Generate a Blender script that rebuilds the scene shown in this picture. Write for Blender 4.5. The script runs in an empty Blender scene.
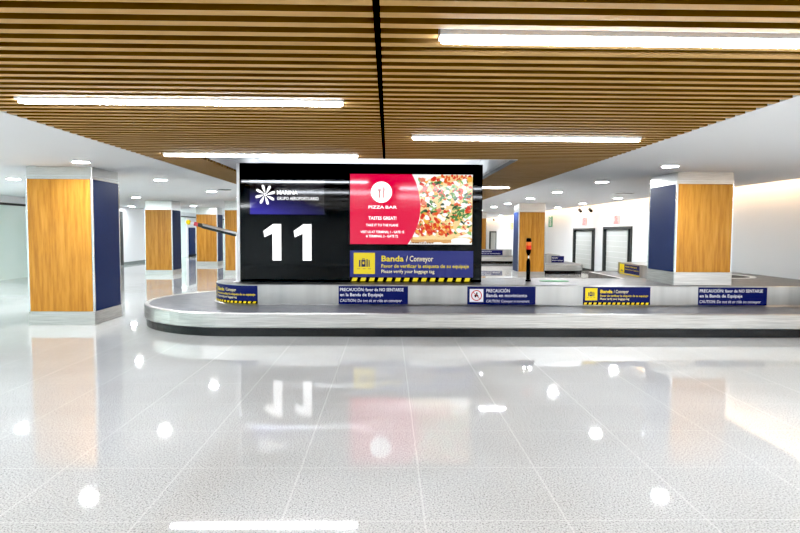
import bpy, math, random
from math import pi, sin, cos, radians
random.seed(7)
scn = bpy.context.scene
col = scn.collection

# ------------------------------------------------------------------ materials
def lin(c):
    return tuple(((v/255)/12.92 if v/255 <= .04045 else (((v/255)+.055)/1.055)**2.4) for v in c)

def mat(name, rgb, rough=.5, metal=0., spec=.5, emit=0., coat=0.):
    m = bpy.data.materials.new(name); m.use_nodes = True
    b = m.node_tree.nodes['Principled BSDF']
    c = (*lin(rgb), 1)
    b.inputs['Base Color'].default_value = c
    b.inputs['Roughness'].default_value = rough
    b.inputs['Metallic'].default_value = metal
    b.inputs['Specular IOR Level'].default_value = spec
    b.inputs['Coat Weight'].default_value = coat
    b.inputs['Coat Roughness'].default_value = .03
    if emit:
        b.inputs['Emission Color'].default_value = c
        if emit > .7: b.inputs['Base Color'].default_value = (.02*c[0], .02*c[1], .02*c[2], 1)
        b.inputs['Emission Strength'].default_value = emit*.40 if emit < 5 else emit
    return m

def nodes(m):
    nt = m.node_tree
    return nt, nt.nodes['Principled BSDF'], nt.links

def coords(nt, scale=(1, 1, 1), kind='Object'):
    tc = nt.nodes.new('ShaderNodeTexCoord'); mp = nt.nodes.new('ShaderNodeMapping')
    mp.inputs['Scale'].default_value = scale
    nt.links.new(tc.outputs[kind], mp.inputs['Vector'])
    return mp.outputs['Vector']

def noise(nt, vec, scale, detail=3, rough=.5):
    n = nt.nodes.new('ShaderNodeTexNoise')
    n.inputs['Scale'].default_value = scale; n.inputs['Detail'].default_value = detail
    n.inputs['Roughness'].default_value = rough
    nt.links.new(vec, n.inputs['Vector'])
    return n.outputs['Fac']

def ramp(nt, fac, stops):
    r = nt.nodes.new('ShaderNodeValToRGB')
    e = r.color_ramp.elements
    while len(e) < len(stops): e.new(.5)
    for i, (p, c) in enumerate(stops):
        e[i].position = p; e[i].color = (*lin(c), 1)
    nt.links.new(fac, r.inputs['Fac'])
    return r.outputs['Color']

def mathn(nt, op, a, b=None):
    n = nt.nodes.new('ShaderNodeMath'); n.operation = op
    for i, v in enumerate((a, b)):
        if v is None: continue
        if isinstance(v, (int, float)): n.inputs[i].default_value = v
        else: nt.links.new(v, n.inputs[i])
    return n.outputs[0]

def mixc(nt, fac, a, b):
    n = nt.nodes.new('ShaderNodeMix'); n.data_type = 'RGBA'
    nt.links.new(fac, n.inputs[0])
    for s, v in ((6, a), (7, b)):
        if isinstance(v, tuple): n.inputs[s].default_value = (*lin(v), 1)
        else: nt.links.new(v, n.inputs[s])
    return n.outputs[2]

EXPO = 1.44
M = {}
# polished granite floor: fine speckle, pale joints
m = mat('polished_granite', (205, 205, 203), .07, spec=.5)
nt, b, L = nodes(m)
v = coords(nt)
sp = ramp(nt, noise(nt, v, 90, 3, .75), [(.30, (60, 60, 60)), (.46, (188, 188, 187)), (.60, (214, 214, 213))])
big = ramp(nt, noise(nt, v, .55, 2), [(.35, (236, 235, 233)), (.65, (252, 252, 252))])
mul = nt.nodes.new('ShaderNodeMix'); mul.data_type = 'RGBA'; mul.blend_type = 'MULTIPLY'
mul.inputs[0].default_value = 1
L.new(sp, mul.inputs[6]); L.new(big, mul.inputs[7])
sx = nt.nodes.new('ShaderNodeSeparateXYZ'); L.new(v, sx.inputs[0])
def joint(axis, off, pitch, w):
    t = mathn(nt, 'MODULO', mathn(nt, 'ADD', axis, off + 100*pitch), pitch)
    return mathn(nt, 'LESS_THAN', mathn(nt, 'ABSOLUTE', mathn(nt, 'SUBTRACT', t, pitch/2)), w)
j = mathn(nt, 'MAXIMUM', joint(sx.outputs[0], 2.16 + .395, .79, .006), joint(sx.outputs[1], -3.98 + .375, .75, .005))
L.new(mixc(nt, mathn(nt, 'MULTIPLY', j, .2), mul.outputs[2], (246, 245, 242)), b.inputs['Base Color'])
L.new(mathn(nt, 'ADD', mathn(nt, 'MULTIPLY', noise(nt, v, 3, 2), .03), .02), b.inputs['Roughness'])
M['floor'] = m

def wood(name, a, b_, c, sc=(14, 14, 1.1), rough=.35):
    m = mat(name, a, rough, spec=.4)
    nt, b, L = nodes(m)
    v = coords(nt, sc)
    L.new(ramp(nt, noise(nt, v, 1.3, 5, .6), [(.3, a), (.52, b_), (.72, c)]), b.inputs['Base Color'])
    return m
M['wood'] = wood('honey_veneer', (162, 106, 32), (190, 132, 48), (204, 148, 64))
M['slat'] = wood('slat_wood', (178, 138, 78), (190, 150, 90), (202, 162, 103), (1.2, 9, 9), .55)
M['slat_shade'] = wood('slat_shaded_wood', (98, 68, 24), (110, 78, 30), (118, 86, 36), (1.2, 9, 9), .6)  # slat sides coloured darker to stand in for shade between the slats
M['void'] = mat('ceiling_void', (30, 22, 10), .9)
M['black_gap'] = mat('black_track', (1, 1, 1), .9, spec=.0)
M['white_ceiling'] = mat('white_plaster', (226, 228, 230), .8)
M['white_wall'] = mat('white_paint', (244, 247, 249), .6)
M['white_plastic'] = mat('white_plastic', (235, 236, 238), .35)
M['blue_panel'] = mat('navy_panel', (30, 44, 104), .5, spec=.25)
m = M['blue_panel']; nt, b, L = nodes(m)
L.new(ramp(nt, noise(nt, coords(nt), 90, 2), [(.3, (11, 32, 78)), (.7, (15, 41, 94))]), b.inputs['Base Color'])

def steel(name, rgb, rough, sc=(1.2, 1.2, 90), amp=.14):
    m = mat(name, rgb, rough, metal=1.)
    nt, b, L = nodes(m)
    n = noise(nt, coords(nt, sc), 2.0, 3)
    d = tuple(int(c*(1-amp)) for c in rgb); u = tuple(min(255, int(c*(1+amp*.6))) for c in rgb)
    L.new(ramp(nt, n, [(.3, d), (.7, u)]), b.inputs['Base Color'])
    return m
M['steel'] = steel('brushed_steel', (205, 204, 202), .34)
M['steel_fence'] = steel('steel_panel_sheen', (192, 192, 190), .28, (1.3, 1.3, .05), .12)  # soft vertical tone bands in the colour imitate reflections
M['steel_deck'] = steel('satin_steel_deck', (122, 122, 122), .42, (3, 3, 3), .1)
M['chrome'] = mat('polished_trim', (228, 230, 232), .16, metal=1.)
M['header_steel'] = steel('satin_header', (216, 216, 214), .22, (2, 2, 40), .06)
M['rubber'] = mat('belt_rubber', (92, 94, 100), .38, spec=.5)
m = M['rubber']; nt, b, L = nodes(m)
L.new(ramp(nt, noise(nt, coords(nt), 7, 4), [(.3, (80, 82, 88)), (.7, (106, 108, 114))]), b.inputs['Base Color'])
M['kick'] = mat('black_kickplate', (14, 15, 17), .25)
M['black_gloss'] = mat('black_gloss', (2, 3, 4), .05, spec=.28)
M['black'] = mat('black_plastic', (12, 12, 13), .5, spec=.2)
M['dark_frame'] = mat('dark_frame', (48, 52, 52), .45)
M['navy_sign'] = mat('navy_sign', (13, 22, 88), .45, spec=.3)
M['navy_lit'] = mat('navy_lit_sign', (26, 34, 104), .4, emit=.4)
M['white_ink'] = mat('white_ink', (240, 240, 244), .5)
M['white_lit'] = mat('white_lit', (255, 255, 255), .5, emit=1.6)
M['cream_ink'] = mat('cream_ink', (236, 226, 176), .5, emit=.25)
M['yellow'] = mat('sign_yellow', (248, 218, 34), .5)
M['yellow_lit'] = mat('sign_yellow_lit', (250, 226, 40), .5, emit=.75)
M['red_ink'] = mat('red_ink', (206, 40, 50), .5)
M['pink_ink'] = mat('pale_red_ink', (190, 70, 78), .6)
M['pink_paper'] = mat('pale_red_paper', (226, 178, 178), .7)
M['screen_red'] = mat('screen_red', (226, 24, 72), .08, emit=.95)
M['green_oval'] = mat('green_patch', (58, 136, 84), .6)
M['green_sign'] = mat('green_sign', (52, 158, 118), .5)
M['signal_red'] = mat('signal_red', (214, 44, 18), .3, emit=.5)
M['signal_orange'] = mat('signal_orange', (236, 122, 40), .3, emit=.3)
M['ball_yellow'] = mat('ball_yellow', (246, 220, 20), .35)
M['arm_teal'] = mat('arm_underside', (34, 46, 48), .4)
M['shutter'] = mat('shutter_grey', (206, 210, 206), .5)
M['skirting'] = mat('grey_skirting', (128, 140, 138), .4)
M['light'] = mat('lamp_white', (248, 252, 255), .5, emit=150.)
M['strip'] = mat('strip_white', (240, 247, 255), .5, emit=27.)
M['cove'] = mat('cove_warm', (255, 208, 158), .5, emit=8.)
# pale green frosted glass partition
m = mat('frosted_green_glass', (206, 214, 208), .12, spec=.5)
nt, b, L = nodes(m)
L.new(ramp(nt, noise(nt, coords(nt), .5, 2), [(.3, (206, 230, 222)), (.7, (222, 240, 234))]), b.inputs['Base Color'])
M['glass'] = m
# violet lit plate: real printed gradient, bottom-left violet to black
m = mat('violet_plate', (8, 8, 16), .06, spec=.5)
nt, b, L = nodes(m)
sx = nt.nodes.new('ShaderNodeSeparateXYZ'); L.new(coords(nt, kind='Generated'), sx.inputs[0])
f = mathn(nt, 'MULTIPLY', mathn(nt, 'SUBTRACT', 1., sx.outputs[2]), mathn(nt, 'SUBTRACT', 1.15, mathn(nt, 'MULTIPLY', sx.outputs[0], .7)))
L.new(ramp(nt, f, [(.35, (6, 6, 12)), (.7, (34, 22, 120)), (.95, (52, 40, 176))]), b.inputs['Emission Color'])
b.inputs['Emission Strength'].default_value = .32
M['violet'] = m
# pizza picture pigments (lit screen)
for n, c in dict(cheese=(246, 214, 150), mozzarella=(255, 255, 250), tomato=(212, 48, 24), sauce=(224, 92, 34), leaf=(64, 128, 58),
                 leaf_dark=(24, 64, 34), leaf_light=(140, 190, 110), crust=(214, 160, 96), crust_dark=(120, 66, 32), ham=(226, 120, 90), gold=(240, 178, 70)).items():
    M['pz_'+n] = mat('pizza_'+n, c, .1, emit=.95)

# ------------------------------------------------------------------ mesh builder
class MB:
    def __init__(s): s.v = []; s.f = []; s.mi = []
    def add(s, vs, fs, k=0):
        o = len(s.v); s.v += [tuple(p) for p in vs]
        s.f += [tuple(i+o for i in f) for f in fs]; s.mi += [k]*len(fs)
        return s
    def box(s, x0, x1, y0, y1, z0, z1, k=0):
        return s.add([(x0,y0,z0),(x1,y0,z0),(x1,y1,z0),(x0,y1,z0),(x0,y0,z1),(x1,y0,z1),(x1,y1,z1),(x0,y1,z1)],
                     [(0,3,2,1),(4,5,6,7),(0,1,5,4),(1,2,6,5),(2,3,7,6),(3,0,4,7)], k)
    def bevbox(s, x0, x1, y0, y1, z0, z1, c=.01, k=0):   # box with chamfered vertical edges
        p = [(x0+c,y0),(x1-c,y0),(x1,y0+c),(x1,y1-c),(x1-c,y1),(x0+c,y1),(x0,y1-c),(x0,y0+c)]
        return s.prism(p, z0, z1, k)
    def prism(s, poly, z0, z1, k=0):
        n = len(poly)
        vs = [(x,y,z0) for x,y in poly] + [(x,y,z1) for x,y in poly]
        fs = [tuple(range(n))[::-1], tuple(range(n, 2*n))] + [(i,(i+1)%n,n+(i+1)%n,n+i) for i in range(n)]
        return s.add(vs, fs, k)
    def strip(s, a, b_, closed=False, k=0):
        n = len(a); m = n if closed else n-1
        return s.add(list(a)+list(b_), [(i,(i+1)%n,n+(i+1)%n,n+i) for i in range(m)], k)
    def cyl(s, c, r0, r1, z0, z1, n=24, k=0):
        cx, cy = c
        a = [(cx+r0*cos(2*pi*i/n), cy+r0*sin(2*pi*i/n), z0) for i in range(n)]
        b_ = [(cx+r1*cos(2*pi*i/n), cy+r1*sin(2*pi*i/n), z1) for i in range(n)]
        s.add(a+b_, [(i,(i+1)%n,n+(i+1)%n,n+i) for i in range(n)] + [tuple(range(n))[::-1], tuple(range(n,2*n))], k)
        return s
    def lathe(s, c, prof, n=24, k=0):
        for (r0,z0),(r1,z1) in zip(prof, prof[1:]): 
            a = [(c[0]+r0*cos(2*pi*i/n), c[1]+r0*sin(2*pi*i/n), z0) for i in range(n)]
            b_ = [(c[0]+r1*cos(2*pi*i/n), c[1]+r1*sin(2*pi*i/n), z1) for i in range(n)]
            s.strip(a, b_, True, k)
        return s
    def tube(s, p, q, r, n=12, k=0, a0=0, a1=2*pi):
        from mathutils import Vector
        p, q = Vector(p), Vector(q); d = (q-p).normalized()
        u = Vector((0,1,0)) if abs(d.y) < .9 else Vector((1,0,0))
        u = (u - d*u.dot(d)).normalized(); w = d.cross(u)
        full = a1-a0 > 6.28
        ang = [a0+(a1-a0)*i/(n if full else n-1) for i in range(n)]
        A = [p+u*r*cos(t)+w*r*sin(t) for t in ang]; B = [q+u*r*cos(t)+w*r*sin(t) for t in ang]
        s.strip(A, B, full, k)
        s.add(A, [tuple(range(n))], k); s.add(B, [tuple(range(n))], k)
        return s
    def sphere(s, c, r, n=20, k=0):
        prof = [(max(r*sin(pi*i/10), 1e-4), c[2]-r*cos(pi*i/10)) for i in range(11)]
        return s.lathe(c[:2], prof, n, k)
    def build(s, name, mats, parent=None, smooth=False):
        if not isinstance(mats, (list, tuple)): mats = [mats]
        off = base_of(parent)
        me = bpy.data.meshes.new(name)
        me.from_pydata([(x-off[0], y-off[1], z-off[2]) for x,y,z in s.v], [], s.f)
        for m_ in mats: me.materials.append(M[m_])
        me.polygons.foreach_set('material_index', s.mi)
        if smooth: me.polygons.foreach_set('use_smooth', [True]*len(s.f))
        me.update()
        o = bpy.data.objects.new(name, me); col.objects.link(o)
        if parent: o.parent = parent
        return o

def base_of(o):
    while o is not None and o.parent: o = o.parent
    return tuple(o.location) if o is not None else (0, 0, 0)

def tag(o, label=None, cat=None, group=None, kind=None):
    for k, v in (('label', label), ('category', cat), ('group', group), ('kind', kind)):
        if v: o[k] = v
    return o
def thing(name, label, cat, loc=(0,0,0), group=None):
    o = bpy.data.objects.new(name, None); col.objects.link(o); o.location = loc
    o.empty_display_size = .1
    return tag(o, label, cat, group)
def struct(name, mb, m, parent=None):
    return tag(mb.build(name, m, parent), kind='structure')
def copy_tree(o, parent=None):
    c = o.copy(); col.objects.link(c)
    if parent: c.parent = parent
    for ch in list(o.children): copy_tree(ch, c)
    return c

# flat artwork helpers: surf(u, v, w) maps sign-plane metres (and outward offset) to the world
def front(x0, Y, z0):
    return lambda u, v, w=0: (x0+u, Y-w, z0+v)
def poly(mb, surf, pts, w, k=0):
    mb.add([surf(u, v, w) for u, v in pts], [tuple(range(len(pts)))], k)
def rect(mb, surf, u0, u1, v0, v1, w, k=0, n=1):
    for i in range(n):
        a = u0+(u1-u0)*i/n; c = u0+(u1-u0)*(i+1)/n
        poly(mb, surf, [(a,v0),(c,v0),(c,v1),(a,v1)], w, k)
def disc(mb, surf, cu, cv, r, w, k=0, n=28):
    poly(mb, surf, [(cu+r*cos(2*pi*i/n), cv+r*sin(2*pi*i/n)) for i in range(n)], w, k)
def ringflat(mb, surf, cu, cv, r0, r1, w, k=0, n=28):
    a = [surf(cu+r0*cos(2*pi*i/n), cv+r0*sin(2*pi*i/n), w) for i in range(n)]
    b_ = [surf(cu+r1*cos(2*pi*i/n), cv+r1*sin(2*pi*i/n), w) for i in range(n)]
    mb.strip(a, b_, True, k)
_cache = {}
def text_geo(s, bold, shear=0):
    key = (s, bold, shear)
    if key not in _cache:
        cu = bpy.data.curves.new('lettering', 'FONT'); cu.body = s; cu.size = 1; cu.offset = bold; cu.resolution_u = 2; cu.shear = shear
        ob = bpy.data.objects.new('lettering', cu); col.objects.link(ob)
        dg = bpy.context.evaluated_depsgraph_get()
        me = bpy.data.meshes.new_from_object(ob.evaluated_get(dg))
        _cache[key] = ([tuple(v.co[:2]) for v in me.vertices], [tuple(p.vertices) for p in me.polygons])
        bpy.data.objects.remove(ob); bpy.data.curves.remove(cu); bpy.data.meshes.remove(me)
    return _cache[key]
def text(parent, surf, s, u0, u1, v0, cap, w, m='white_ink', bold=.02, shear=0):
    mb = MB(); vs, fs = text_geo(s, bold, shear)
    xs = [p[0] for p in vs]; x0, x1 = min(xs), max(xs)
    sx = (u1-u0)/(x1-x0); sy = cap/.70
    mb.add([surf(u0+(x-x0)*sx, v0+y*sy, w) for x, y in vs], fs)
    return mb.build('lettering', m, parent)

# ------------------------------------------------------------------ camera
cd = bpy.data.cameras.new('camera'); cam = bpy.data.objects.new('camera', cd); col.objects.link(cam)
cd.sensor_width = 36; cd.lens = 27; cd.clip_end = 200
from mathutils import Matrix
R = Matrix.Rotation(radians(-1.146), 4, 'Z') @ Matrix.Rotation(pi/2-radians(3.36), 4, 'X') @ Matrix.Rotation(radians(.33), 4, 'Z')
cam.matrix_world = Matrix.Translation((0, 0, 1.6)) @ R
scn.camera = cam

# ------------------------------------------------------------------ room shell
XL, XR, YB, YF, ZC = -12., 8.1, -7., 52., 2.64
WX0, WX1, WY1 = -3.44, 3.10, 24.                     # the wooden slat field
RX0, RX1, RY0, RY1 = -2.70, 1.88, 8.80, 13.2         # recess round the display wall
struct('floor', MB().box(XL-.2, XR+.2, YB-.2, YF+.2, -.1, 0), 'floor')
c = MB()
c.box(XL-.2, WX0, YB, WY1, ZC, ZC+.12); c.box(WX1, 7.78, YB, WY1, ZC, ZC+.12); c.box(XL-.2, 7.78, WY1, YF, ZC, ZC+.12)
struct('ceiling', c, 'white_ceiling')
c = MB()                                             # dark void board above the slats, with the recess cut out
zb = ZC+.125
c.box(WX0, WX1, YB, RY0-.03, zb, zb+.05); c.box(WX0, WX1, RY1+.03, WY1, zb, zb+.05)
c.box(WX0, RX0-.03, RY0-.03, RY1+.03, zb, zb+.05); c.box(RX1+.03, WX1, RY0-.03, RY1+.03, zb, zb+.05)
struct('ceiling_void', c, 'void')
c = MB()
c.box(RX0-.03, RX1+.03, RY0-.03, RY1+.03, 3.05, 3.1)
c.box(RX0-.006, RX0, RY0-.03, RY1+.03, ZC+.035, 3.05); c.box(RX1, RX1+.03, RY0-.03, RY1+.03, ZC+.01, 3.05)
c.box(RX0, RX1, RY1, RY1+.03, ZC+.01, 3.05); c.box(RX0, RX1, RY0-.03, RY0, ZC+.005, 3.05)
struct('ceiling_recess', c, 'white_ceiling')
struct('trim_4', MB().box(RX1-.008, RX1-.001, RY0, RY1, ZC+.002, ZC+.06), 'dark_frame')
# right wall with three baggage openings
doors = [(19.85, 22.35, 1.76, .0), (23.45, 26.0, 1.72, .0), (44.9, 47.7, 1.6, .0)]
c = MB(); y = YB
for a, b_, zt, _ in doors:
    c.box(XR, XR+.2, y, a, 0, 3.3); c.box(XR, XR+.2, a, b_, zt, 3.3); y = b_
c.box(XR, XR+.2, y, YF, 0, 3.3)
struct('wall_right', c, 'white_wall')
struct('wall_far', MB().box(XL-.2, XR+.2, YF, YF+.2, 0, 3.3), 'white_wall')
struct('wall_rear', MB().box(XL-.2, XR+.2, YB-.2, YB, 0, 3.3), 'white_wall')
struct('ceiling_cove', MB().box(7.55, XR+.2, YB, YF, 3.3, 3.35), 'white_ceiling')
struct('trim_1', MB().box(7.782, 7.83, YB, YF, ZC+.055, ZC+.095), 'cove')     # warm cove strip lying on the ceiling edge
struct('baseboard_right', MB().box(XR-.03, XR-.001, 12, 19.8, 0, .08).box(XR-.03, XR-.001, 26.05, 44.8, 0, .08), 'white_plastic')
for i, (a, b_, zt, _) in enumerate(doors):
    d = MB().box(XR+.06, XR+.1, a+.5, b_-.06, .12, zt-.06)
    o = struct('door_%d' % (i+1), d, 'shutter')
    f = MB()
    f.box(XR-.04, XR+.16, a-.07, a+.02, 0, zt+.05); f.box(XR-.04, XR+.16, b_-.02, b_+.07, 0, zt+.05); f.box(XR-.04, XR+.16, a+.02, b_-.02, zt-.04, zt+.05)
    f.box(XR+.12, XR+.19, a+.02, b_-.02, 0, zt-.04)
    f.box(XR+.04, XR+.09, a+.33, a+.40, 0, zt-.04)
    f.build('door_frame', 'dark_frame', o)
    r = MB()
    for k in range(1, 8): r.box(XR+.052, XR+.06, a+.5, b_-.06, .12+k*(zt-.2)/8, .13+k*(zt-.2)/8)
    r.build('shutter_rib', 'white_plastic', o)
# left wall: frosted glass partition, a white stretch, glass again with a blue door
struct('wall_left', MB().box(XL-.2, XL-.06, YB, YF, 0, ZC).box(XL-.06, XL, YB, YF, 2.42, ZC).box(XL-.06, XL, 27.35, 31.5, .0, 2.42), 'white_wall')
struct('baseboard_left', MB().box(XL, XL+.02, 27.35, 31.5, 0, .12), 'skirting')
struct('trim_2', MB().box(XL-.05, XL+.03, YB, 27.1, 2.35, 2.42).box(XL-.05, XL+.03, 31.5, YF, 2.35, 2.42).box(XL-.05, XL+.05, 27.1, 27.35, 0, 2.42), 'dark_frame')
ys = [YB + i*2.3 for i in range(16)] 
n = 1
for a in ys[:-1]:
    b_ = min(a+2.29, 27.08)
    if b_-a < .3: continue
    struct('window_%d' % n, MB().box(XL-.05, XL-.01, a, b_, 0, 2.35), 'glass'); n += 1
for a in (31.55, 33.75, 38.5, 41, 43.5, 46, 48.5):
    struct('window_%d' % n, MB().box(XL-.05, XL-.01, a, a+(2.17 if a < 35 else 2.45), 0, 2.35), 'glass'); n += 1
o = struct('door_4', MB().box(XL-.04, XL+.02, 36.5, 37.6, .12, 1.75), 'blue_panel')
MB().box(XL-.04, XL+.04, 36.45, 37.65, 0, .12).build('kick_plate', 'black', o)
MB().box(XL+.02, XL+.06, 37.4, 37.45, .8, 1.1).build('door_handle', 'chrome', o)

# ------------------------------------------------------------------ slats and strip lights
strips = []
LIT = [  # x0, x1, y, label
    (-2.99, -.37, 4.97, 'long white strip light, nearer one in the left half of the slat ceiling'),
    (.27, 2.88, 3.29, 'long white strip light nearest the viewer, right half of the slat ceiling'),
    (.26, 2.81, 6.73, 'long white strip light, second from the front in the right slats'),
    (-3.1, -.42, 8.42, 'long white strip light just in front of the black display wall, left slats'),
    (.28, 2.83, 14.1, 'short visible strip light behind the right edge of the black display wall'),
]
BACK = [(-2.99, -.37, 1.5), (.27, 2.88, -.15), (-2.99, -.37, -1.95), (.27, 2.88, -3.6), (-2.99, -.37, -5.4), (-2.99, -.37, 15.4), (.27, 2.83, 17.6)]
for x0, x1, y, *_ in LIT+BACK: strips.append((x0-.01, x1+.01, y-.06, y+.06))
RECESS_CUT = (RX0-.012, RX1, RY0-.035, RY1+.035)
def slats(x0, x1):
    mb = MB(); i = -62; 
    while True:
        y = 2.805 + i*.1535; i += 1
        if y > WY1-.05: break
        segs = [(x0, x1)]
        for a, b_, c0, c1 in strips + [RECESS_CUT]:
            if y+.034 > c0 and y-.034 < c1:
                out = []
                for s0, s1 in segs:
                    if b_ <= s0 or a >= s1: out.append((s0, s1)); continue
                    if a > s0: out.append((s0, a))
                    if b_ < s1: out.append((b_, s1))
                segs = out
        for s0, s1 in segs:
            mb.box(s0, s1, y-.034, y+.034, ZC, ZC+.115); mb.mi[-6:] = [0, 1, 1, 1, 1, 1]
    return mb
tag(slats(WX0+.005, -.078).build('slat_ceiling_panel', ['slat', 'slat_shade']), 'wide ceiling panel of honey wood slats left of the black gap', 'ceiling panel', 'wood slat ceiling panels')
tag(slats(-.044, WX1+.0).build('slat_ceiling_panel', ['slat', 'slat_shade']), 'wide ceiling panel of honey wood slats right of the black gap', 'ceiling panel', 'wood slat ceiling panels')
struct('trim_3', MB().box(-.076, -.046, YB, RY0-.05, ZC+.002, ZC+.11), 'black_gap')
def strip_light(x0, x1, y, label):
    t = thing('ceiling_strip_light', label, 'ceiling light', (x0, y, ZC-.02), 'strip lights in the slat ceiling')
    MB().box(x0, x1, y-.055, y+.055, ZC+.0, ZC+.124).build('housing', 'white_plastic', t)
    MB().bevbox(x0+.01, x1-.01, y-.036, y+.036, ZC-.022, ZC-.001, .02).build('diffuser', 'strip', t)
for a in LIT: strip_light(*a)
def area(name, loc, sx, sy, power, colr=(.93, .97, 1)):
    l = bpy.data.lights.new(name, 'AREA'); l.shape = 'RECTANGLE'; l.size = sx; l.size_y = sy; l.energy = power; l.color = colr
    o = bpy.data.objects.new(name, l); col.objects.link(o); o.location = loc
    return o
for x0, x1, y in BACK:                               # the lamps of the hall behind the viewer and behind the display wall
    area('strip_lamp', ((x0+x1)/2, y, ZC-.01), x1-x0, .12, 17)

o = area('recess_fill', (-.45, 12.25, 2.72), 4.2, 1.5, 16); o.rotation_euler = (pi, 0, 0)  # added unseen up-light that brightens the recess above the display

# ------------------------------------------------------------------ round downlights
def downlight(x, y, label, group, r=.12):
    t = thing('downlight', label, 'ceiling light', (x, y, ZC-.015), group)
    MB().lathe((x, y), [(r*1.18, ZC-.001), (r*1.16, ZC-.012), (r, ZC-.014), (r, ZC-.001)], 28).build('trim_ring', 'white_plastic', t)
    MB().cyl((x, y), r*.98, r*.98, ZC-.010, ZC-.002, 28).build('diffuser', 'light', t)
order = ['nearest', 'second', 'third', 'fourth', 'fifth', 'sixth', 'farthest']
for i, y in enumerate((9.38, 12.6, 16.2, 19.3)):
    downlight(-4.72, y, ['round downlight just above the nearest left column', 'second round downlight back in the row beside the left edge of the slats',
              'third round downlight back in the row beside the left slats', 'fourth and last visible downlight beside the left slats, close to the display wall'][i], 'downlights left of the slats')
for i, (x, y) in enumerate(((-7.75, 12.65), (-8.05, 19.4), (-8.2, 23.5), (-8.35, 26.0), (-11.4, 27.0))):
    downlight(x, y, ['round downlight at the far left edge, left of the nearest column', 'round downlight in the outer left row, just right of the nearest left column',
              'round downlight above the second left column', 'small far downlight between the two farther left columns',
              'small far downlight close to the white stretch of the left wall'][i], 'downlights of the outer left row')
for i, y in enumerate((9.32, 12.3, 15.55, 18.5, 22., 24.9, 28.6)):
    downlight(4.38, y, order[i] + ' round downlight of the row between the right slat edge and the columns', 'downlights right of the slats')
for i, (x, y) in enumerate(((6.95, 18.1), (7.0, 21.6), (7.1, 25.1), (7.2, 38.5))):
    downlight(x, y, ['downlight near the right wall, just left of the nearest right column', 'downlight near the right wall, beside the two small cameras',
              'downlight near the right wall, above the green wall sign', 'tiny distant downlight near the far end of the right wall'][i], 'downlights along the right wall')
# unseen lamps elsewhere in the hall; the left-wall ones added to brighten the glass
for x, y in [(5.4, -4), (5.4, 0), (5.4, 4), (-6, -4), (-6, 0), (-6, 4), (-10, -2), (-10, 6), (-10.6, 10.5), (-11, 14.5)]:
    l = area('unseen_hall_lamp', (x, y, ZC-.02), .5, .5, 60)
for x, y in [(-10, 34), (-4, 34), (1, 36), (5, 42), (-9, 44), (0, 28), (0, 46)]:
    l = area('unseen_hall_lamp', (x, y, ZC-.02), .6, .6, 75)

# ceiling odds and ends
t = thing('ceiling_vent', 'round dark grille in the white ceiling left of the display wall', 'vent', (-4.18, 15.5, ZC-.02))
MB().lathe((-4.18, 15.5), [(.17, ZC-.001), (.16, ZC-.018), (.13, ZC-.018)], 24).build('rim', 'skirting', t)
MB().cyl((-4.18, 15.5), .13, .13, ZC-.014, ZC-.004, 24).build('grille', 'dark_frame', t)
t = thing('slot_diffuser', 'long thin dark air slot in the ceiling left of the nearest right column', 'vent', (6.2, 15.8, ZC-.01))
MB().box(5.95, 6.5, 15.62, 15.98, ZC-.008, ZC-.001).build('frame', 'white_plastic', t)
MB().box(5.99, 6.46, 15.70, 15.90, ZC-.012, ZC-.009).build('slot', 'dark_frame', t)
def cctv(x, y, label):
    t = thing('ceiling_camera', label, 'camera', (x, y, ZC-.2), 'small ceiling cameras')
    MB().cyl((x, y), .05, .05, ZC-.03, ZC, 16).cyl((x, y), .015, .015, ZC-.16, ZC-.03, 10).build('bracket', 'white_plastic', t)
    MB().tube((x, y+.06, ZC-.17), (x-.03, y-.22, ZC-.24), .055, 14).build('body', 'dark_frame', t)
    MB().tube((x-.03, y-.221, ZC-.24), (x-.032, y-.245, ZC-.246), .038, 14).build('lens', 'black', t)
cctv(7.42, 23.2, 'small dark camera hung from the ceiling, left one of the pair')
cctv(7.62, 22.6, 'small dark camera hung from the ceiling, right one of the pair')
cctv(7.3, 41.5, 'tiny distant dark camera on the ceiling just right of the display wall')

# ------------------------------------------------------------------ columns
def column(x0, y0, label, zb=0., sk=.225, top=2.43, w=1.03, d=1.1, group='wood and navy clad columns'):
    x1, y1 = x0+w, y0+d
    t = thing('column', label, 'column', (x0+w/2, y0+d/2, zb), group)
    zw0, zw1 = zb+sk, top
    for yy in (0, 1):
        Y0, Y1 = (y0, y0+.03) if yy == 0 else (y1-.03, y1)
        MB().box(x0+.033, x1-.033, Y0, Y1, zw0, zw1).build('wood_panel', 'wood', t)
    for xx in (0, 1):
        X0, X1 = (x0, x0+.03) if xx == 0 else (x1-.03, x1)
        MB().box(X0, X1, y0+.045, y1-.045, zw0, zw1).build('navy_panel', 'blue_panel', t)
    for cx, cy in ((x0, y0), (x1-.032, y0), (x0, y1-.044), (x1-.032, y1-.044)):
        MB().bevbox(cx, cx+.032, cy, cy+.044, zw0, zw1, .006).build('corner_trim', 'chrome', t)
    MB().bevbox(x0-.006, x1+.006, y0-.006, y1+.006, zb, zw0-.004, .012).build('base_skirt', 'steel', t)
    h = MB().bevbox(x0+.012, x1-.012, y0+.012, y1-.012, zw1+.004, ZC-.001, .012)
    h.build('header', 'header_steel', t)
    MB().box(x0-.004, x1+.004, y0-.004, y1+.004, zw1+.05, zw1+.062).build('header_bead', 'chrome', t)
    return t
column(-6.02, 10.12, 'nearest column on the left, honey wood front and navy side', w=1.10, d=1.02)
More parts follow.
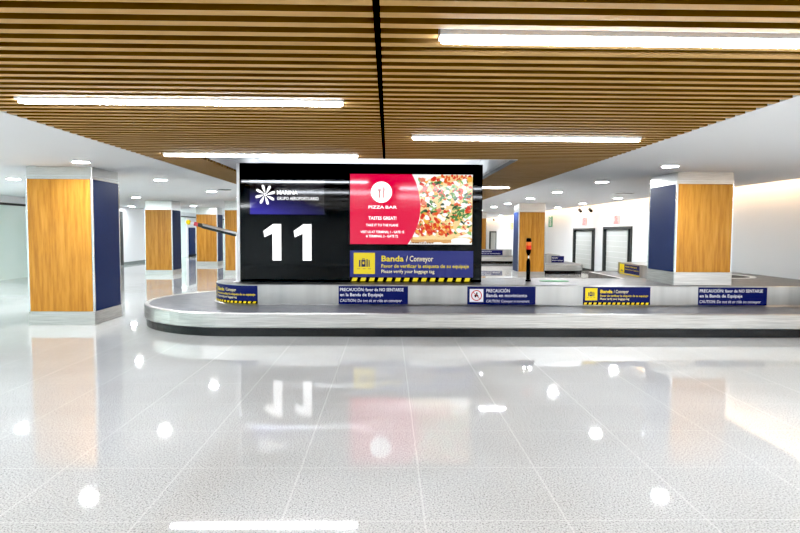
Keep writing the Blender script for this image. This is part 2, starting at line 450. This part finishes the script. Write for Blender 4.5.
# ordinary columns further back are copies of one
far = column(-8.64, 21.5, 'second column from the left, square, behind the rounded carousel end', w=.97, d=.93, sk=.17, top=2.31)
for x, y, lab in ((-8.74, 27.5, 'farther smaller column behind the yellow tipped barrier arm'),
                  (-5.83, 21.5, 'column mostly hidden behind the left edge of the display wall'),
                  (4.68, 21.5, 'column behind the red signal tower, navy side facing left'),
                  (4.28, 32., 'distant column peeking out at the right edge of the display wall')):
    o = copy_tree(far); o.location = (x+.485, y+.465, 0); o['label'] = lab
column(4.91, 10.18, 'nearest column on the right, rising through the carousel top', zb=.702, w=1.0, d=1.08)

# ------------------------------------------------------------------ carousels
def stadium(xl, xr, cy, r, n=28):
    p = [(xr, cy-r)] + [(xl+(xr-xl)*k/12., cy-r) for k in range(11, 0, -1)]
    p += [(xl-r*sin(pi*i/n), cy-r*cos(pi*i/n)) for i in range(n+1)]
    p += [(xl+(xr-xl)*k/12., cy+r) for k in range(1, 12)] + [(xr, cy+r)]
    return p
def rrect(x0, x1, y0, y1, r, n=8):
    p = []
    for cx, cy, a in ((x1-r, y0+r, -pi/2), (x1-r, y1-r, 0), (x0+r, y1-r, pi/2), (x0+r, y0+r, pi)):
        p += [(cx+r*cos(a+pi/2*i/n), cy+r*sin(a+pi/2*i/n)) for i in range(n+1)]
    return p
def at(p, z): return [(x, y, z) for x, y in p]
def carousel_body(t, path, R, rf, closed, zs=.36, zf=.70):
    P = lambda o: path(o)
    MB().strip(at(P(.03), 0), at(P(.03), .14), closed).build('kick_plate', 'kick', t)
    s = MB()
    s.strip(at(P(.04), .13), at(P(.015), .13), closed); s.strip(at(P(.015), .13), at(P(0), .145), closed)
    s.strip(at(P(0), .145), at(P(0), zs-.012), closed)
    s.strip(at(P(0), zs-.012), at(P(.012), zs), closed); s.strip(at(P(.012), zs), at(P(.07), zs), closed); s.strip(at(P(.07), zs), at(P(.072), zs-.012), closed)
    s.build('skirt', 'steel', t)
    MB().strip(at(P(.071), zs-.01), at(P(rf-.002), zs-.01), closed).build('belt', 'rubber', t)
    f = MB()
    f.strip(at(P(rf-.03), zs-.006), at(P(rf), zs+.012), closed); f.strip(at(P(rf), zs+.012), at(P(rf), zf-.012), closed)
    f.strip(at(P(rf), zf-.012), at(P(rf+.012), zf), closed)
    f.build('fence', 'steel_fence', t)

def pict_bag(mb, surf, u0, v0, s, w, kb, kd):       # suitcase pictogram on a yellow square of side s
    q = lambda x, y: (u0+x*s, v0+y*s)
    def R_(x0, x1, y0, y1, k, ww): poly(mb, surf, [q(x0,y0), q(x1,y0), q(x1,y1), q(x0,y1)], ww, k)
    R_(0, 1, 0, 1, kb, w)
    R_(.25, .32, .34, .66, kd, w+.002); R_(.36, .56, .34, .66, kd, w+.002); R_(.60, .66, .34, .70, kd, w+.002); R_(.70, .75, .34, .66, kd, w+.002)
    R_(.40, .42, .66, .72, kd, w+.002); R_(.50, .52, .66, .72, kd, w+.002); R_(.40, .52, .70, .73, kd, w+.002)
    R_(.42, .50, .46, .58, kb, w+.004)
    for k in range(3): R_(.16+.26*k, .30+.26*k, .235, .255, kd, w+.002)

def sign_banda(parent, surf, W, H, lit=False, nu=1, label=None):
    navy, yel, crm = ('navy_lit', 'yellow_lit', 'cream_ink') if lit else ('navy_sign', 'yellow', 'cream_ink')
    p = MB(); rect(p, surf, 0, W, 0, H, .003, 0, nu); s = p.build('conveyor_sign', navy, parent)
    if label: s['label'] = label
    p = MB(); side = min(.185*W, .68*H)
    pict_bag(p, surf, .03*W, .25*H, side, .006, 0, 1); p.build('pictogram', [yel, 'navy_sign'], s)
    text(s, surf, 'Banda', .255*W, .435*W, .66*H, .18*H, .006, yel, .022)
    text(s, surf, '/ Conveyor', .455*W, .675*W, .66*H, .18*H, .006, crm, .004)
    text(s, surf, 'Favor de verificar la etiqueta de su equipaje', .255*W, .965*W, .455*H, .115*H, .006, yel, .012)
    text(s, surf, 'Please verify your baggage tag', .255*W, .685*W, .285*H, .11*H, .006, crm, .006)
    p = MB(); rect(p, surf, 0, W, 0, .15*H, .005, 0, nu)
    n_ = 14
    for k in range(n_):
        a = W*(.012+k*.0705)
        poly(p, surf, [(a, .018*H), (a+.040*W, .018*H), (a+.050*W, .132*H), (a+.010*W, .132*H)], .008, 1)
    p.build('hazard_stripe', ['black', yel], s)
    return s
def sign_sit(parent, surf, W, H, label):
    p = MB(); rect(p, surf, 0, W, 0, H, .003); s = p.build('caution_sign', 'navy_sign', parent); s['label'] = label
    text(s, surf, 'PRECAUCIÓN: favor de NO SENTARSE', .022*W, .935*W, .72*H, .17*H, .006, 'white_ink', .011)
    text(s, surf, 'en la Banda de Equipaje', .022*W, .64*W, .44*H, .17*H, .006, 'white_ink', .011)
    text(s, surf, 'CAUTION: Do not sit or ride on conveyor', .022*W, .91*W, .12*H, .16*H, .006, 'white_ink', .0, .12)
def sign_move(parent, surf, W, H, label):
    p = MB(); rect(p, surf, 0, W, 0, H, .003); s = p.build('caution_sign', 'navy_sign', parent); s['label'] = label
    p = MB(); a = .2*W; u0, v0 = .035*W, .14*H
    rect(p, surf, u0, u0+a, v0, v0+.72*H, .006, 0)
    cu, cv, r = u0+a/2, v0+.36*H, .30*H
    ringflat(p, surf, cu, cv, r*.84, r, .010, 1)
    poly(p, surf, [(cu-.7*r, cv+.62*r), (cu-.62*r, cv+.7*r), (cu+.7*r, cv-.62*r), (cu+.62*r, cv-.7*r)], .011, 1)
    disc(p, surf, cu+.05*r, cv+.42*r, .16*r, .008, 2, 12)
    poly(p, surf, [(cu-.3*r, cv-.35*r), (cu-.12*r, cv-.35*r), (cu+.02*r, cv-.1*r), (cu+.3*r, cv-.32*r), (cu+.4*r, cv-.2*r), (cu+.18*r, cv+.22*r), (cu-.1*r, cv+.25*r), (cu-.4*r, cv+.05*r)], .008, 2)
    p.build('pictogram', ['white_ink', 'red_ink', 'black'], s)
    text(s, surf, 'PRECAUCIÓN', .28*W, .62*W, .68*H, .18*H, .006, 'white_ink', .011)
    text(s, surf, 'Banda en movimiento', .28*W, .875*W, .42*H, .18*H, .006, 'white_ink', .011)
    text(s, surf, 'CAUTION: Conveyor in movement', .28*W, .91*W, .12*H, .15*H, .006, 'white_ink', .0, .12)

CX, CY, RO, RF = -2.38, 10.88, 1.88, .81
CXF = CX+.12
XE = 8.06
t = thing('baggage_carousel', 'long steel baggage carousel with rounded left end across the hall', 'baggage carousel', (0, CY, 0), 'steel baggage carousels')
main = t
carousel_body(t, lambda o: stadium(CX+.12*min(1, o/(RO-RF)), XE, CY, RO-o), RO, RO-RF, False)
d = MB()
pts = stadium(CX+.12, XE, CY, RF-.012)
d.add(at(pts, .70), [tuple(range(len(pts)))])
d.build('deck', 'steel_deck', t)
d = MB().prism([(6.25, CY+RF-.01), (8.06, CY+RF-.01), (8.06, 13.25), (6.6, 13.25), (6.25, 12.9)], .30, .70)
d.build('deck_return', 'steel_deck', t)
# dark chute mouth with a pale curved lip beside the column
n_ = 20; cxs, cys = 6.9, 12.4
ax = [(cxs+.68*cos(2*pi*i/n_), cys+.76*sin(2*pi*i/n_)) for i in range(n_)]
bx_ = [(cxs+.58*cos(2*pi*i/n_), cys+.66*sin(2*pi*i/n_)) for i in range(n_)]
s = MB(); s.strip(at(ax, .701), at(ax, .714), True); s.strip(at(ax, .714), at(bx_, .714), True); s.strip(at(bx_, .714), at(bx_, .703), True)
o = s.build('chute_lip', 'white_plastic', t)
MB().add(at(bx_, .704), [tuple(range(n_))]).build('chute_mouth', 'black', o)
FY = CY-RF; SH, SZ = .305, .372
sign_sit(t, front(-.83, FY, SZ), 1.17, SH, 'navy caution sign on the fence below the display wall')
sign_move(t, front(1.34, FY, SZ), 1.16, SH, 'navy caution sign with a red and white prohibition square')
sign_banda(t, front(3.31, FY, SZ), 1.15, SH, label='navy and yellow sign with hazard stripe on the right half of the fence')
sign_sit(t, front(5.28, FY, SZ), 1.19, SH, 'navy caution sign on the fence below the nearest right column')
def wrap(u, v, w=0):                                  # the sign bent round the fence's left end
    W = 1.17; x_end = -2.185
    s_ = W-u; straight = x_end-CXF
    if s_ <= straight: return (x_end-s_, FY-w, SZ+v)
    a = (s_-straight)/RF; r = RF+w
    return (CXF-r*sin(a), CY-r*cos(a), SZ+v)
sign_banda(t, wrap, 1.17, SH, nu=24, label='navy and yellow sign wrapped round the left end of the fence')

def small_carousel(label, x0, x1, y0, y1, loc, sgn=None):
    t = thing('baggage_carousel', label, 'baggage carousel', loc, 'steel baggage carousels')
    path = lambda o: rrect(x0+o, x1-o, y0+o, y1-o, max(.7-o, .12))
    carousel_body(t, path, 0, .8, True)
    p = path(.812); MB().add(at(p, .70), [tuple(range(len(p)))]).build('deck', 'steel_deck', t)
    if sgn:
        u, w = sgn; p = MB(); sf = front(u, y0+.8, .40)
        rect(p, sf, 0, w, 0, .26, .004); s = p.build('caution_sign', 'navy_sign', t)
        text(s, sf, 'PRECAUCIÓN', .05*w, .5*w, .16, .05, .008); text(s, sf, 'Banda en movimiento', .05*w, .9*w, .07, .04, .008)
    return t
small_carousel('steel carousel end showing right of the signal tower, before the left shutter door', 5.3, 7.62, 22.75, 25.9, (6.2, 24.3, 0), (6.45, .5))
small_carousel('distant steel carousel just right of the display wall edge', 2.2, 7.2, 30., 33.4 - 1.55, (4.7, 31, 0), (4.75, 1.15))
# feed conveyor along the right wall, leading to the right shutter door
t = thing('feed_conveyor', 'low steel conveyor along the right wall with a yellow and navy sign panel', 'conveyor', (7.1, 16.5, 0))
MB().prism([(6.34, 13.4), (8.04, 13.4), (8.04, 19.2), (6.9, 19.2), (6.34, 18.7)], 0, .14).build('kick_plate', 'kick', t)
sk_ = MB(); oo = [(6.3, 13.35), (6.3, 18.72), (6.88, 19.25), (8.05, 19.25)]; ii = [(6.38, 13.35), (6.38, 18.68), (6.92, 19.17), (8.05, 19.17)]
sk_.strip(at(ii, .14), at(oo, .14)); sk_.strip(at(oo, .14), at(oo, .36)); sk_.strip(at(oo, .36), at(ii, .362)); sk_.strip(at(ii, .362), at(ii, .345))
sk_.build('skirt', 'steel_deck', t)
MB().prism([(6.385, 13.36), (8.05, 13.36), (8.05, 19.16), (6.93, 19.16), (6.385, 18.67)], .30, .352).build('belt', 'rubber', t)
MB().box(6.30, 6.385, 13.35, 18.7, .363, .366).build('edge_lip', 'white_plastic', t)
MB().bevbox(7.06, 8.05, 13.4, 18.3, .353, .70, .03).build('fence', 'steel_fence', t)
sf = lambda u, v, w=0: (7.058-w, 18.1-u*2.75, .40+v); p = MB(); rect(p, sf, 0, .52, 0, .26, .003); s = p.build('conveyor_sign', 'navy_sign', t)
p = MB(); pict_bag(p, sf, 0, .0, .13, .006, 0, 1); rect(p, sf, 0, .13, .13, .26, .006, 0); p.build('pictogram', ['yellow', 'navy_sign'], s)
text(s, sf, 'Banda / Conveyor', .16, .46, .18, .04, .006, 'yellow'); text(s, sf, 'Please verify your baggage tag', .16, .5, .10, .03, .006, 'yellow'); p = MB(); rect(p, sf, 0, .52, -.04, -.015, .006); p.build('yellow_stripe', 'yellow', s)

# ------------------------------------------------------------------ display wall
DX0, DX1, DY, DZ0, DZ1 = -2.60, 1.66, 10.6, .702, 2.775
t = thing('display_wall', 'big glossy black display wall showing a large 11 and a pizza advert', 'display', ((DX0+DX1)/2, DY+.3, DZ0))
MB().bevbox(DX0, DX1, DY, DY+.72, DZ0, DZ1, .008).build('cabinet', 'black_gloss', t)
MB().box(DX0-.05, DX0-.002, DY-.01, DY+.6, DZ0, DZ1-.01).build('side_trim', 'white_plastic', t)
W = front(0, DY, 0)
p = MB(); p.box(-2.42, -1.12, DY-.014, DY-.001, 1.885, 2.475); hp = p.build('header_plate', 'violet', t)
hp['label'] = 'dark violet plate with a white flower emblem'
p = MB(); cu, cv = -2.15, 2.225
for k in range(8):
    a = 2*pi*k/8 + .2
    pts = []
    for r, s_ in ((.026, -.006), (.07, -.012), (.125, -.016), (.165, -.010), (.178, .010), (.165, .030), (.12, .030), (.065, .014)):
        pts.append((cu+r*cos(a)-s_*sin(a), cv+r*sin(a)+s_*cos(a)))
    poly(p, W, pts, .018)
ringflat(p, W, cu, cv, .012, .026, .018)
p.build('emblem', 'white_lit', hp)
text(hp, W, 'MARINA', -1.945, -1.585, 2.232, .068, .018, 'white_lit', .014); text(hp, W, 'GRUPO AEROPORTUARIO', -1.945, -1.22, 2.135, .055, .018, 'white_lit', .0)
def digit(x0):
    k = .01767*130/495                                  # metres per crop pixel
    pts = [(0, -26), (37, 0), (67, 0), (67, -138), (34, -138), (34, -36), (4, -50)]
    p = MB(); poly(p, W, [(x0+a*k, 1.715+b_*k) for a, b_ in pts][::-1], .006)
    p.build('digit', 'white_lit', t)
digit(-2.19); digit(-1.66)
# lit advert screen
SX0, SX1, SZ0, SZ1 = -.67, 1.48, 1.372, 2.597
sw, sh = SX1-SX0, SZ1-SZ0
S = front(SX0, DY, SZ0)
p = MB().box(SX0-.012, SX1+.012, DY-.012, DY-.001, SZ0-.012, SZ1+.012)
scr = p.build('screen', 'black', t)
U = lambda x, y: ((x-37)/466*sw, (357-y)/265*sh)       # advert artwork coordinates
edge = [(272, 92), (279, 105), (287, 122), (296, 148), (303, 178), (306, 210), (304, 242), (298, 272), (288, 302), (275, 330), (257, 357)]
p = MB(); poly(p, S, [U(37, 357), U(37, 92)][::-1] + [U(*e) for e in edge[::-1]][::1] if False else [U(37, 92)] + [U(*e) for e in edge] + [U(37, 357)], .014)
p.build('advert_field', 'screen_red', scr)
# pizza photograph: layered flat toppings
PK = ['pz_mozzarella', 'pz_cheese', 'pz_tomato', 'pz_sauce', 'pz_leaf', 'pz_leaf_dark', 'pz_leaf_light', 'pz_crust', 'pz_crust_dark', 'pz_ham', 'pz_gold']
K = {n: i for i, n in enumerate(PK)}
p = MB()
poly(p, S, [U(*e) for e in edge] + [U(503, 357), U(503, 92)], .0135, K['pz_mozzarella'])
def inside(x, y):
    if x > 500 or x < 250 or y < 95 or y > 354: return False
    for (x0, y0), (x1, y1) in zip(edge, edge[1:]):
        if y0 <= y <= y1: 
            return x > x0+(x1-x0)*(y-y0)/(y1-y0)+3
    return False
wn = [.0145]
def blob(x, y, r, kind, asp=1., rot=0., n=9, jag=.45):
    pts = []
    for i in range(n):
        a = 2*pi*i/n; rr = r*(1-jag*random.random())
        px, py = rr*cos(a), rr*asp*sin(a)
        X, Y = x+px*cos(rot)-py*sin(rot), y+px*sin(rot)+py*cos(rot)
        X = min(max(X, 250), 503); Y = min(max(Y, 92), 357)
        for (x0, y0), (x1, y1) in zip(edge, edge[1:]):
            if y0 <= Y <= y1: X = max(X, x0+(x1-x0)*(Y-y0)/(y1-y0))
        pts.append(U(X, Y))
    wn[0] += .00001
    poly(p, S, pts, wn[0], kind)
poly(p, S, [U(295, 140), U(330, 112), U(380, 96), U(440, 93), U(503, 100), U(503, 310), U(440, 330), U(300, 335), U(303, 242), U(306, 210)], .0142, K['pz_cheese'])
# crust along the bottom and the sauce line above it
for i in range(26):
    x = 280+i*8.6; blob(x, 340+2*sin(i), 17, K['pz_crust'], .75)
for i in range(24):
    x = 285+i*9; blob(x, 334, 11, K['pz_cheese'], .6)
for i in range(10): blob(270+i*9, 352, 6, K['pz_crust_dark'], .5)
for i in range(46): blob(random.uniform(288, 420), random.uniform(288, 322), random.uniform(5, 11), random.choice([K['pz_tomato'], K['pz_sauce'], K['pz_tomato'], K['pz_gold']]), .8, random.random()*3)
for i in range(34): blob(random.uniform(372, 500), 104+random.uniform(-9, 14), random.uniform(5, 10), random.choice([K['pz_tomato'], K['pz_sauce'], K['pz_tomato']]), .7, random.random()*3)
for i in range(400):
    x, y = random.uniform(296, 502), random.uniform(106, 318)
    if not inside(x, y): continue
    kk = random.choices(['pz_mozzarella', 'pz_cheese', 'pz_tomato', 'pz_sauce', 'pz_leaf', 'pz_leaf_dark', 'pz_leaf_light', 'pz_ham', 'pz_gold'], [7, 4, 5, 4, 3.4, 2.6, 2.6, 3, 3])[0]
    leafy = 'leaf' in kk
    blob(x, y, random.uniform(5, 15 if not leafy else 17), K[kk], random.uniform(.35, .6) if leafy else random.uniform(.6, .95), random.uniform(-1, 1.2))
for cx_, cy_, n_, rr in ((445, 240, 34, 36), (345, 215, 10, 18), (420, 155, 12, 26), (370, 130, 6, 14), (480, 170, 6, 14), (385, 180, 8, 16)):
    for i in range(n_):
        a = random.random()*6.28; q = rr*random.random()**.6
        x, y = cx_+q*cos(a)*1.25, cy_+q*sin(a)*.8
        blob(x, y, random.uniform(6, 13), random.choice([K['pz_leaf_dark'], K['pz_leaf'], K['pz_leaf'], K['pz_leaf_light']]), .42, random.uniform(-1.2, .6))
for x, y in ((490, 218), (484, 226), (372, 270), (365, 262), (310, 130), (400, 232), (455, 178)): blob(x, y, 12, K['pz_tomato'], .7, random.random())
for x, y in ((330, 255), (345, 165), (318, 170), (470, 205), (400, 200), (380, 250), (440, 125), (330, 190)): blob(x, y, 13, K['pz_mozzarella'], .75, random.random())
for i in range(70):
    x = random.uniform(292, 425); blob(x, 296+random.uniform(-14, 20)-(x-292)*.04, random.uniform(5, 11), random.choice([K['pz_tomato'], K['pz_sauce'], K['pz_tomato'], K['pz_gold'], K['pz_ham']]), .75, random.random()*3)
blob(460, 342, 42, K['pz_mozzarella'], .3, 0, 12, .15)
p.build('pizza_picture', PK, scr)
p = MB(); cu, cv = U(156, 160); r = .185
disc(p, S, cu, cv, r, .018, 0, 36)
for dx, kind in ((-.035, 'f'), (.04, 'k')):
    rect(p, S, cu+dx-.009, cu+dx+.009, cv-.10, cv+.02, .020, 1)
    if kind == 'f':
        rect(p, S, cu+dx-.022, cu+dx+.022, cv+.015, cv+.03, .020, 1)
        for q in (-.019, 0, .019): rect(p, S, cu+dx+q-.006, cu+dx+q+.006, cv+.03, cv+.065, .020, 1)
    else: poly(p, S, [(cu+dx-.008, cv), (cu+dx+.012, cv), (cu+dx+.016, cv+.06), (cu+dx+.004, cv+.09), (cu+dx-.008, cv+.09)], .020, 1)
p.build('cutlery_emblem', ['white_lit', 'red_ink'], scr)
def line(s, x0, x1, yb, cap, bold=.02):
    (a, v0), (b_, _) = U(x0, yb), U(x1, yb); text(scr, S, s, a, b_, v0, cap/265*sh, .018, 'white_lit', bold)
line('PIZZA', 107, 166, 222, 11, .014); line('BAR', 172, 215, 222, 11, .004)
line('TASTES GREAT!', 107, 213, 264, 12, .014)
line('TAKE IT TO THE PLANE', 98, 220, 289, 9, .01)
line('VISIT US AT TERMINAL 1 - GATE 15', 77, 243, 315, 9, .01)
line('& TERMINAL 2 - GATE 72', 98, 220, 331, 9, .01)
sign_banda(t, front(-.672, DY-.002, .705), 2.18, .552, lit=True, label='wide lit navy sign with yellow suitcase square')

# ------------------------------------------------------------------ things on the carousel top
t = thing('signal_tower', 'slim black signal tower with red and orange lamp sections on the carousel top', 'signal light', (2.56, 10.88, .70))
c = (2.56, 10.88)
MB().lathe(c, [(.0001, .701), (.05, .701), (.05, .73), (.036, .735), (.036, 1.07), (.02, 1.12), (.0001, 1.12)], 20).build('post', 'black', t)
MB().cyl(c, .034, .034, .735, .755, 20).build('collar', 'white_plastic', t) if False else None
MB().cyl(c, .012, .012, 1.12, 1.17, 12).build('neck', 'chrome', t)
MB().lathe(c, [(.0001, 1.17), (.018, 1.17), (.045, 1.235), (.045, 1.285)], 20).build('lamp_base', 'black', t)
MB().cyl(c, .047, .047, 1.285, 1.355, 20).build('red_lamp', 'signal_red', t)
MB().cyl(c, .047, .047, 1.355, 1.42, 20).build('orange_lamp', 'signal_orange', t)
MB().lathe(c, [(.047, 1.42), (.047, 1.47), (.035, 1.492), (.0001, 1.492)], 20).build('cap', 'black', t)
p = MB(); poly(p, lambda u, v, w: (u, v, .703), [(3.02+.26*cos(2*pi*i/24)*1.0, 10.92+.16*sin(2*pi*i/24)) for i in range(24)], 0)
n_ = 24
p = MB().prism([(3.05+.27*cos(2*pi*i/n_), 10.93+.17*sin(2*pi*i/n_)) for i in range(n_)], .701, .708)
tag(p.build('flat_green_oval', 'green_oval'), 'small flat oval green patch on the carousel top beside the signal tower', 'mat')  # thin flat green oval on the deck

t = thing('barrier_arm', 'tilted grey arm with a yellow ball tip on a slim post by the display wall', 'barrier arm', (-2.635, 10.5, .70))
A = (-2.635, 10.5, 1.53); B = (-3.46, 10.5, 1.735)
MB().box(-2.653, -2.617, 10.48, 10.52, .705, 1.55).box(-2.69, -2.60, 10.45, 10.55, .701, .706).build('post', 'white_plastic', t)
lerp = lambda q, dz=0: tuple(a+(b_-a)*q+(dz if i == 2 else 0) for i, (a, b_) in enumerate(zip(A, B)))
MB().tube(lerp(.0, .016), lerp(.72, .016), .026).build('rail', 'steel', t)
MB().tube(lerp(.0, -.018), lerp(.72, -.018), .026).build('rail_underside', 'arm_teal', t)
MB().tube(lerp(.70), lerp(.80), .034).build('sleeve', 'dark_frame', t)
MB().tube(lerp(.80), lerp(.88), .034).build('label_band', 'pink_ink', t)
MB().tube(lerp(.88), lerp(.96), .02).build('tip', 'white_plastic', t)
MB().sphere(lerp(1.0), .043).build('ball', 'ball_yellow', t, True)

# ------------------------------------------------------------------ wall signs
def wall_sign(name, label, y0, y1, z0, z1, m, cat, ink='white_ink', grp=None):
    t = thing(name, label, cat, (XR-.01, (y0+y1)/2, z0), grp)
    MB().box(XR-.012, XR-.001, y0, y1, z0, z1).build('panel', m, t)
    sf = lambda u, v, w=0: (XR-.012-w, y1-u, z0+v)
    H = z1-z0; Wd = y1-y0; p = MB()
    ringflat(p, sf, Wd/2, H*.72, min(Wd, H)*.22, min(Wd, H)*.32, .004)
    poly(p, sf, [(Wd*.25, H*.83), (Wd*.3, H*.88), (Wd*.75, H*.6), (Wd*.7, H*.55)], .005)
    for k in range(3): rect(p, sf, Wd*.2, Wd*.8, H*(.12+.1*k), H*(.17+.1*k), .004)
    p.build('pictogram', ink, t)
wall_sign('wall_sign', 'small green sign high on the right wall, left of both shutter doors', 29.5, 30.2, 1.86, 2.38, 'green_sign', 'sign')
wall_sign('wall_sign', 'faint pale red notice above the left shutter door', 24.4, 25.0, 1.86, 2.2, 'pink_paper', 'sign', 'pink_ink', 'faint wall notices')
wall_sign('wall_sign', 'faint pale red notice above the right shutter door', 20.9, 21.5, 1.88, 2.2, 'pink_paper', 'sign', 'pink_ink', 'faint wall notices')
wall_sign('wall_sign', 'narrow yellow notice on the distant right wall left of the navy sided column', 38.9, 39.6, 1.75, 2.2, 'yellow', 'sign')

# ------------------------------------------------------------------ world and look
w = bpy.data.worlds.new('world'); scn.world = w; w.use_nodes = True
w.node_tree.nodes['Background'].inputs[0].default_value = (.9, .95, 1, 1)
w.node_tree.nodes['Background'].inputs[1].default_value = .3
scn.view_settings.view_transform = 'Standard'
scn.view_settings.look = 'None'
scn.view_settings.exposure = EXPO
scn.view_settings.use_curve_mapping = True
cm = scn.view_settings.curve_mapping; cm.black_level = (.006, .006, .006); cm.white_level = (1., 1., 1.); cm.update()
scn.cycles.use_denoising = True
scn.cycles.max_bounces = 10
scn.cycles.diffuse_bounces = 6
scn.cycles.sample_clamp_indirect = 6
scn.cycles.caustics_reflective = False
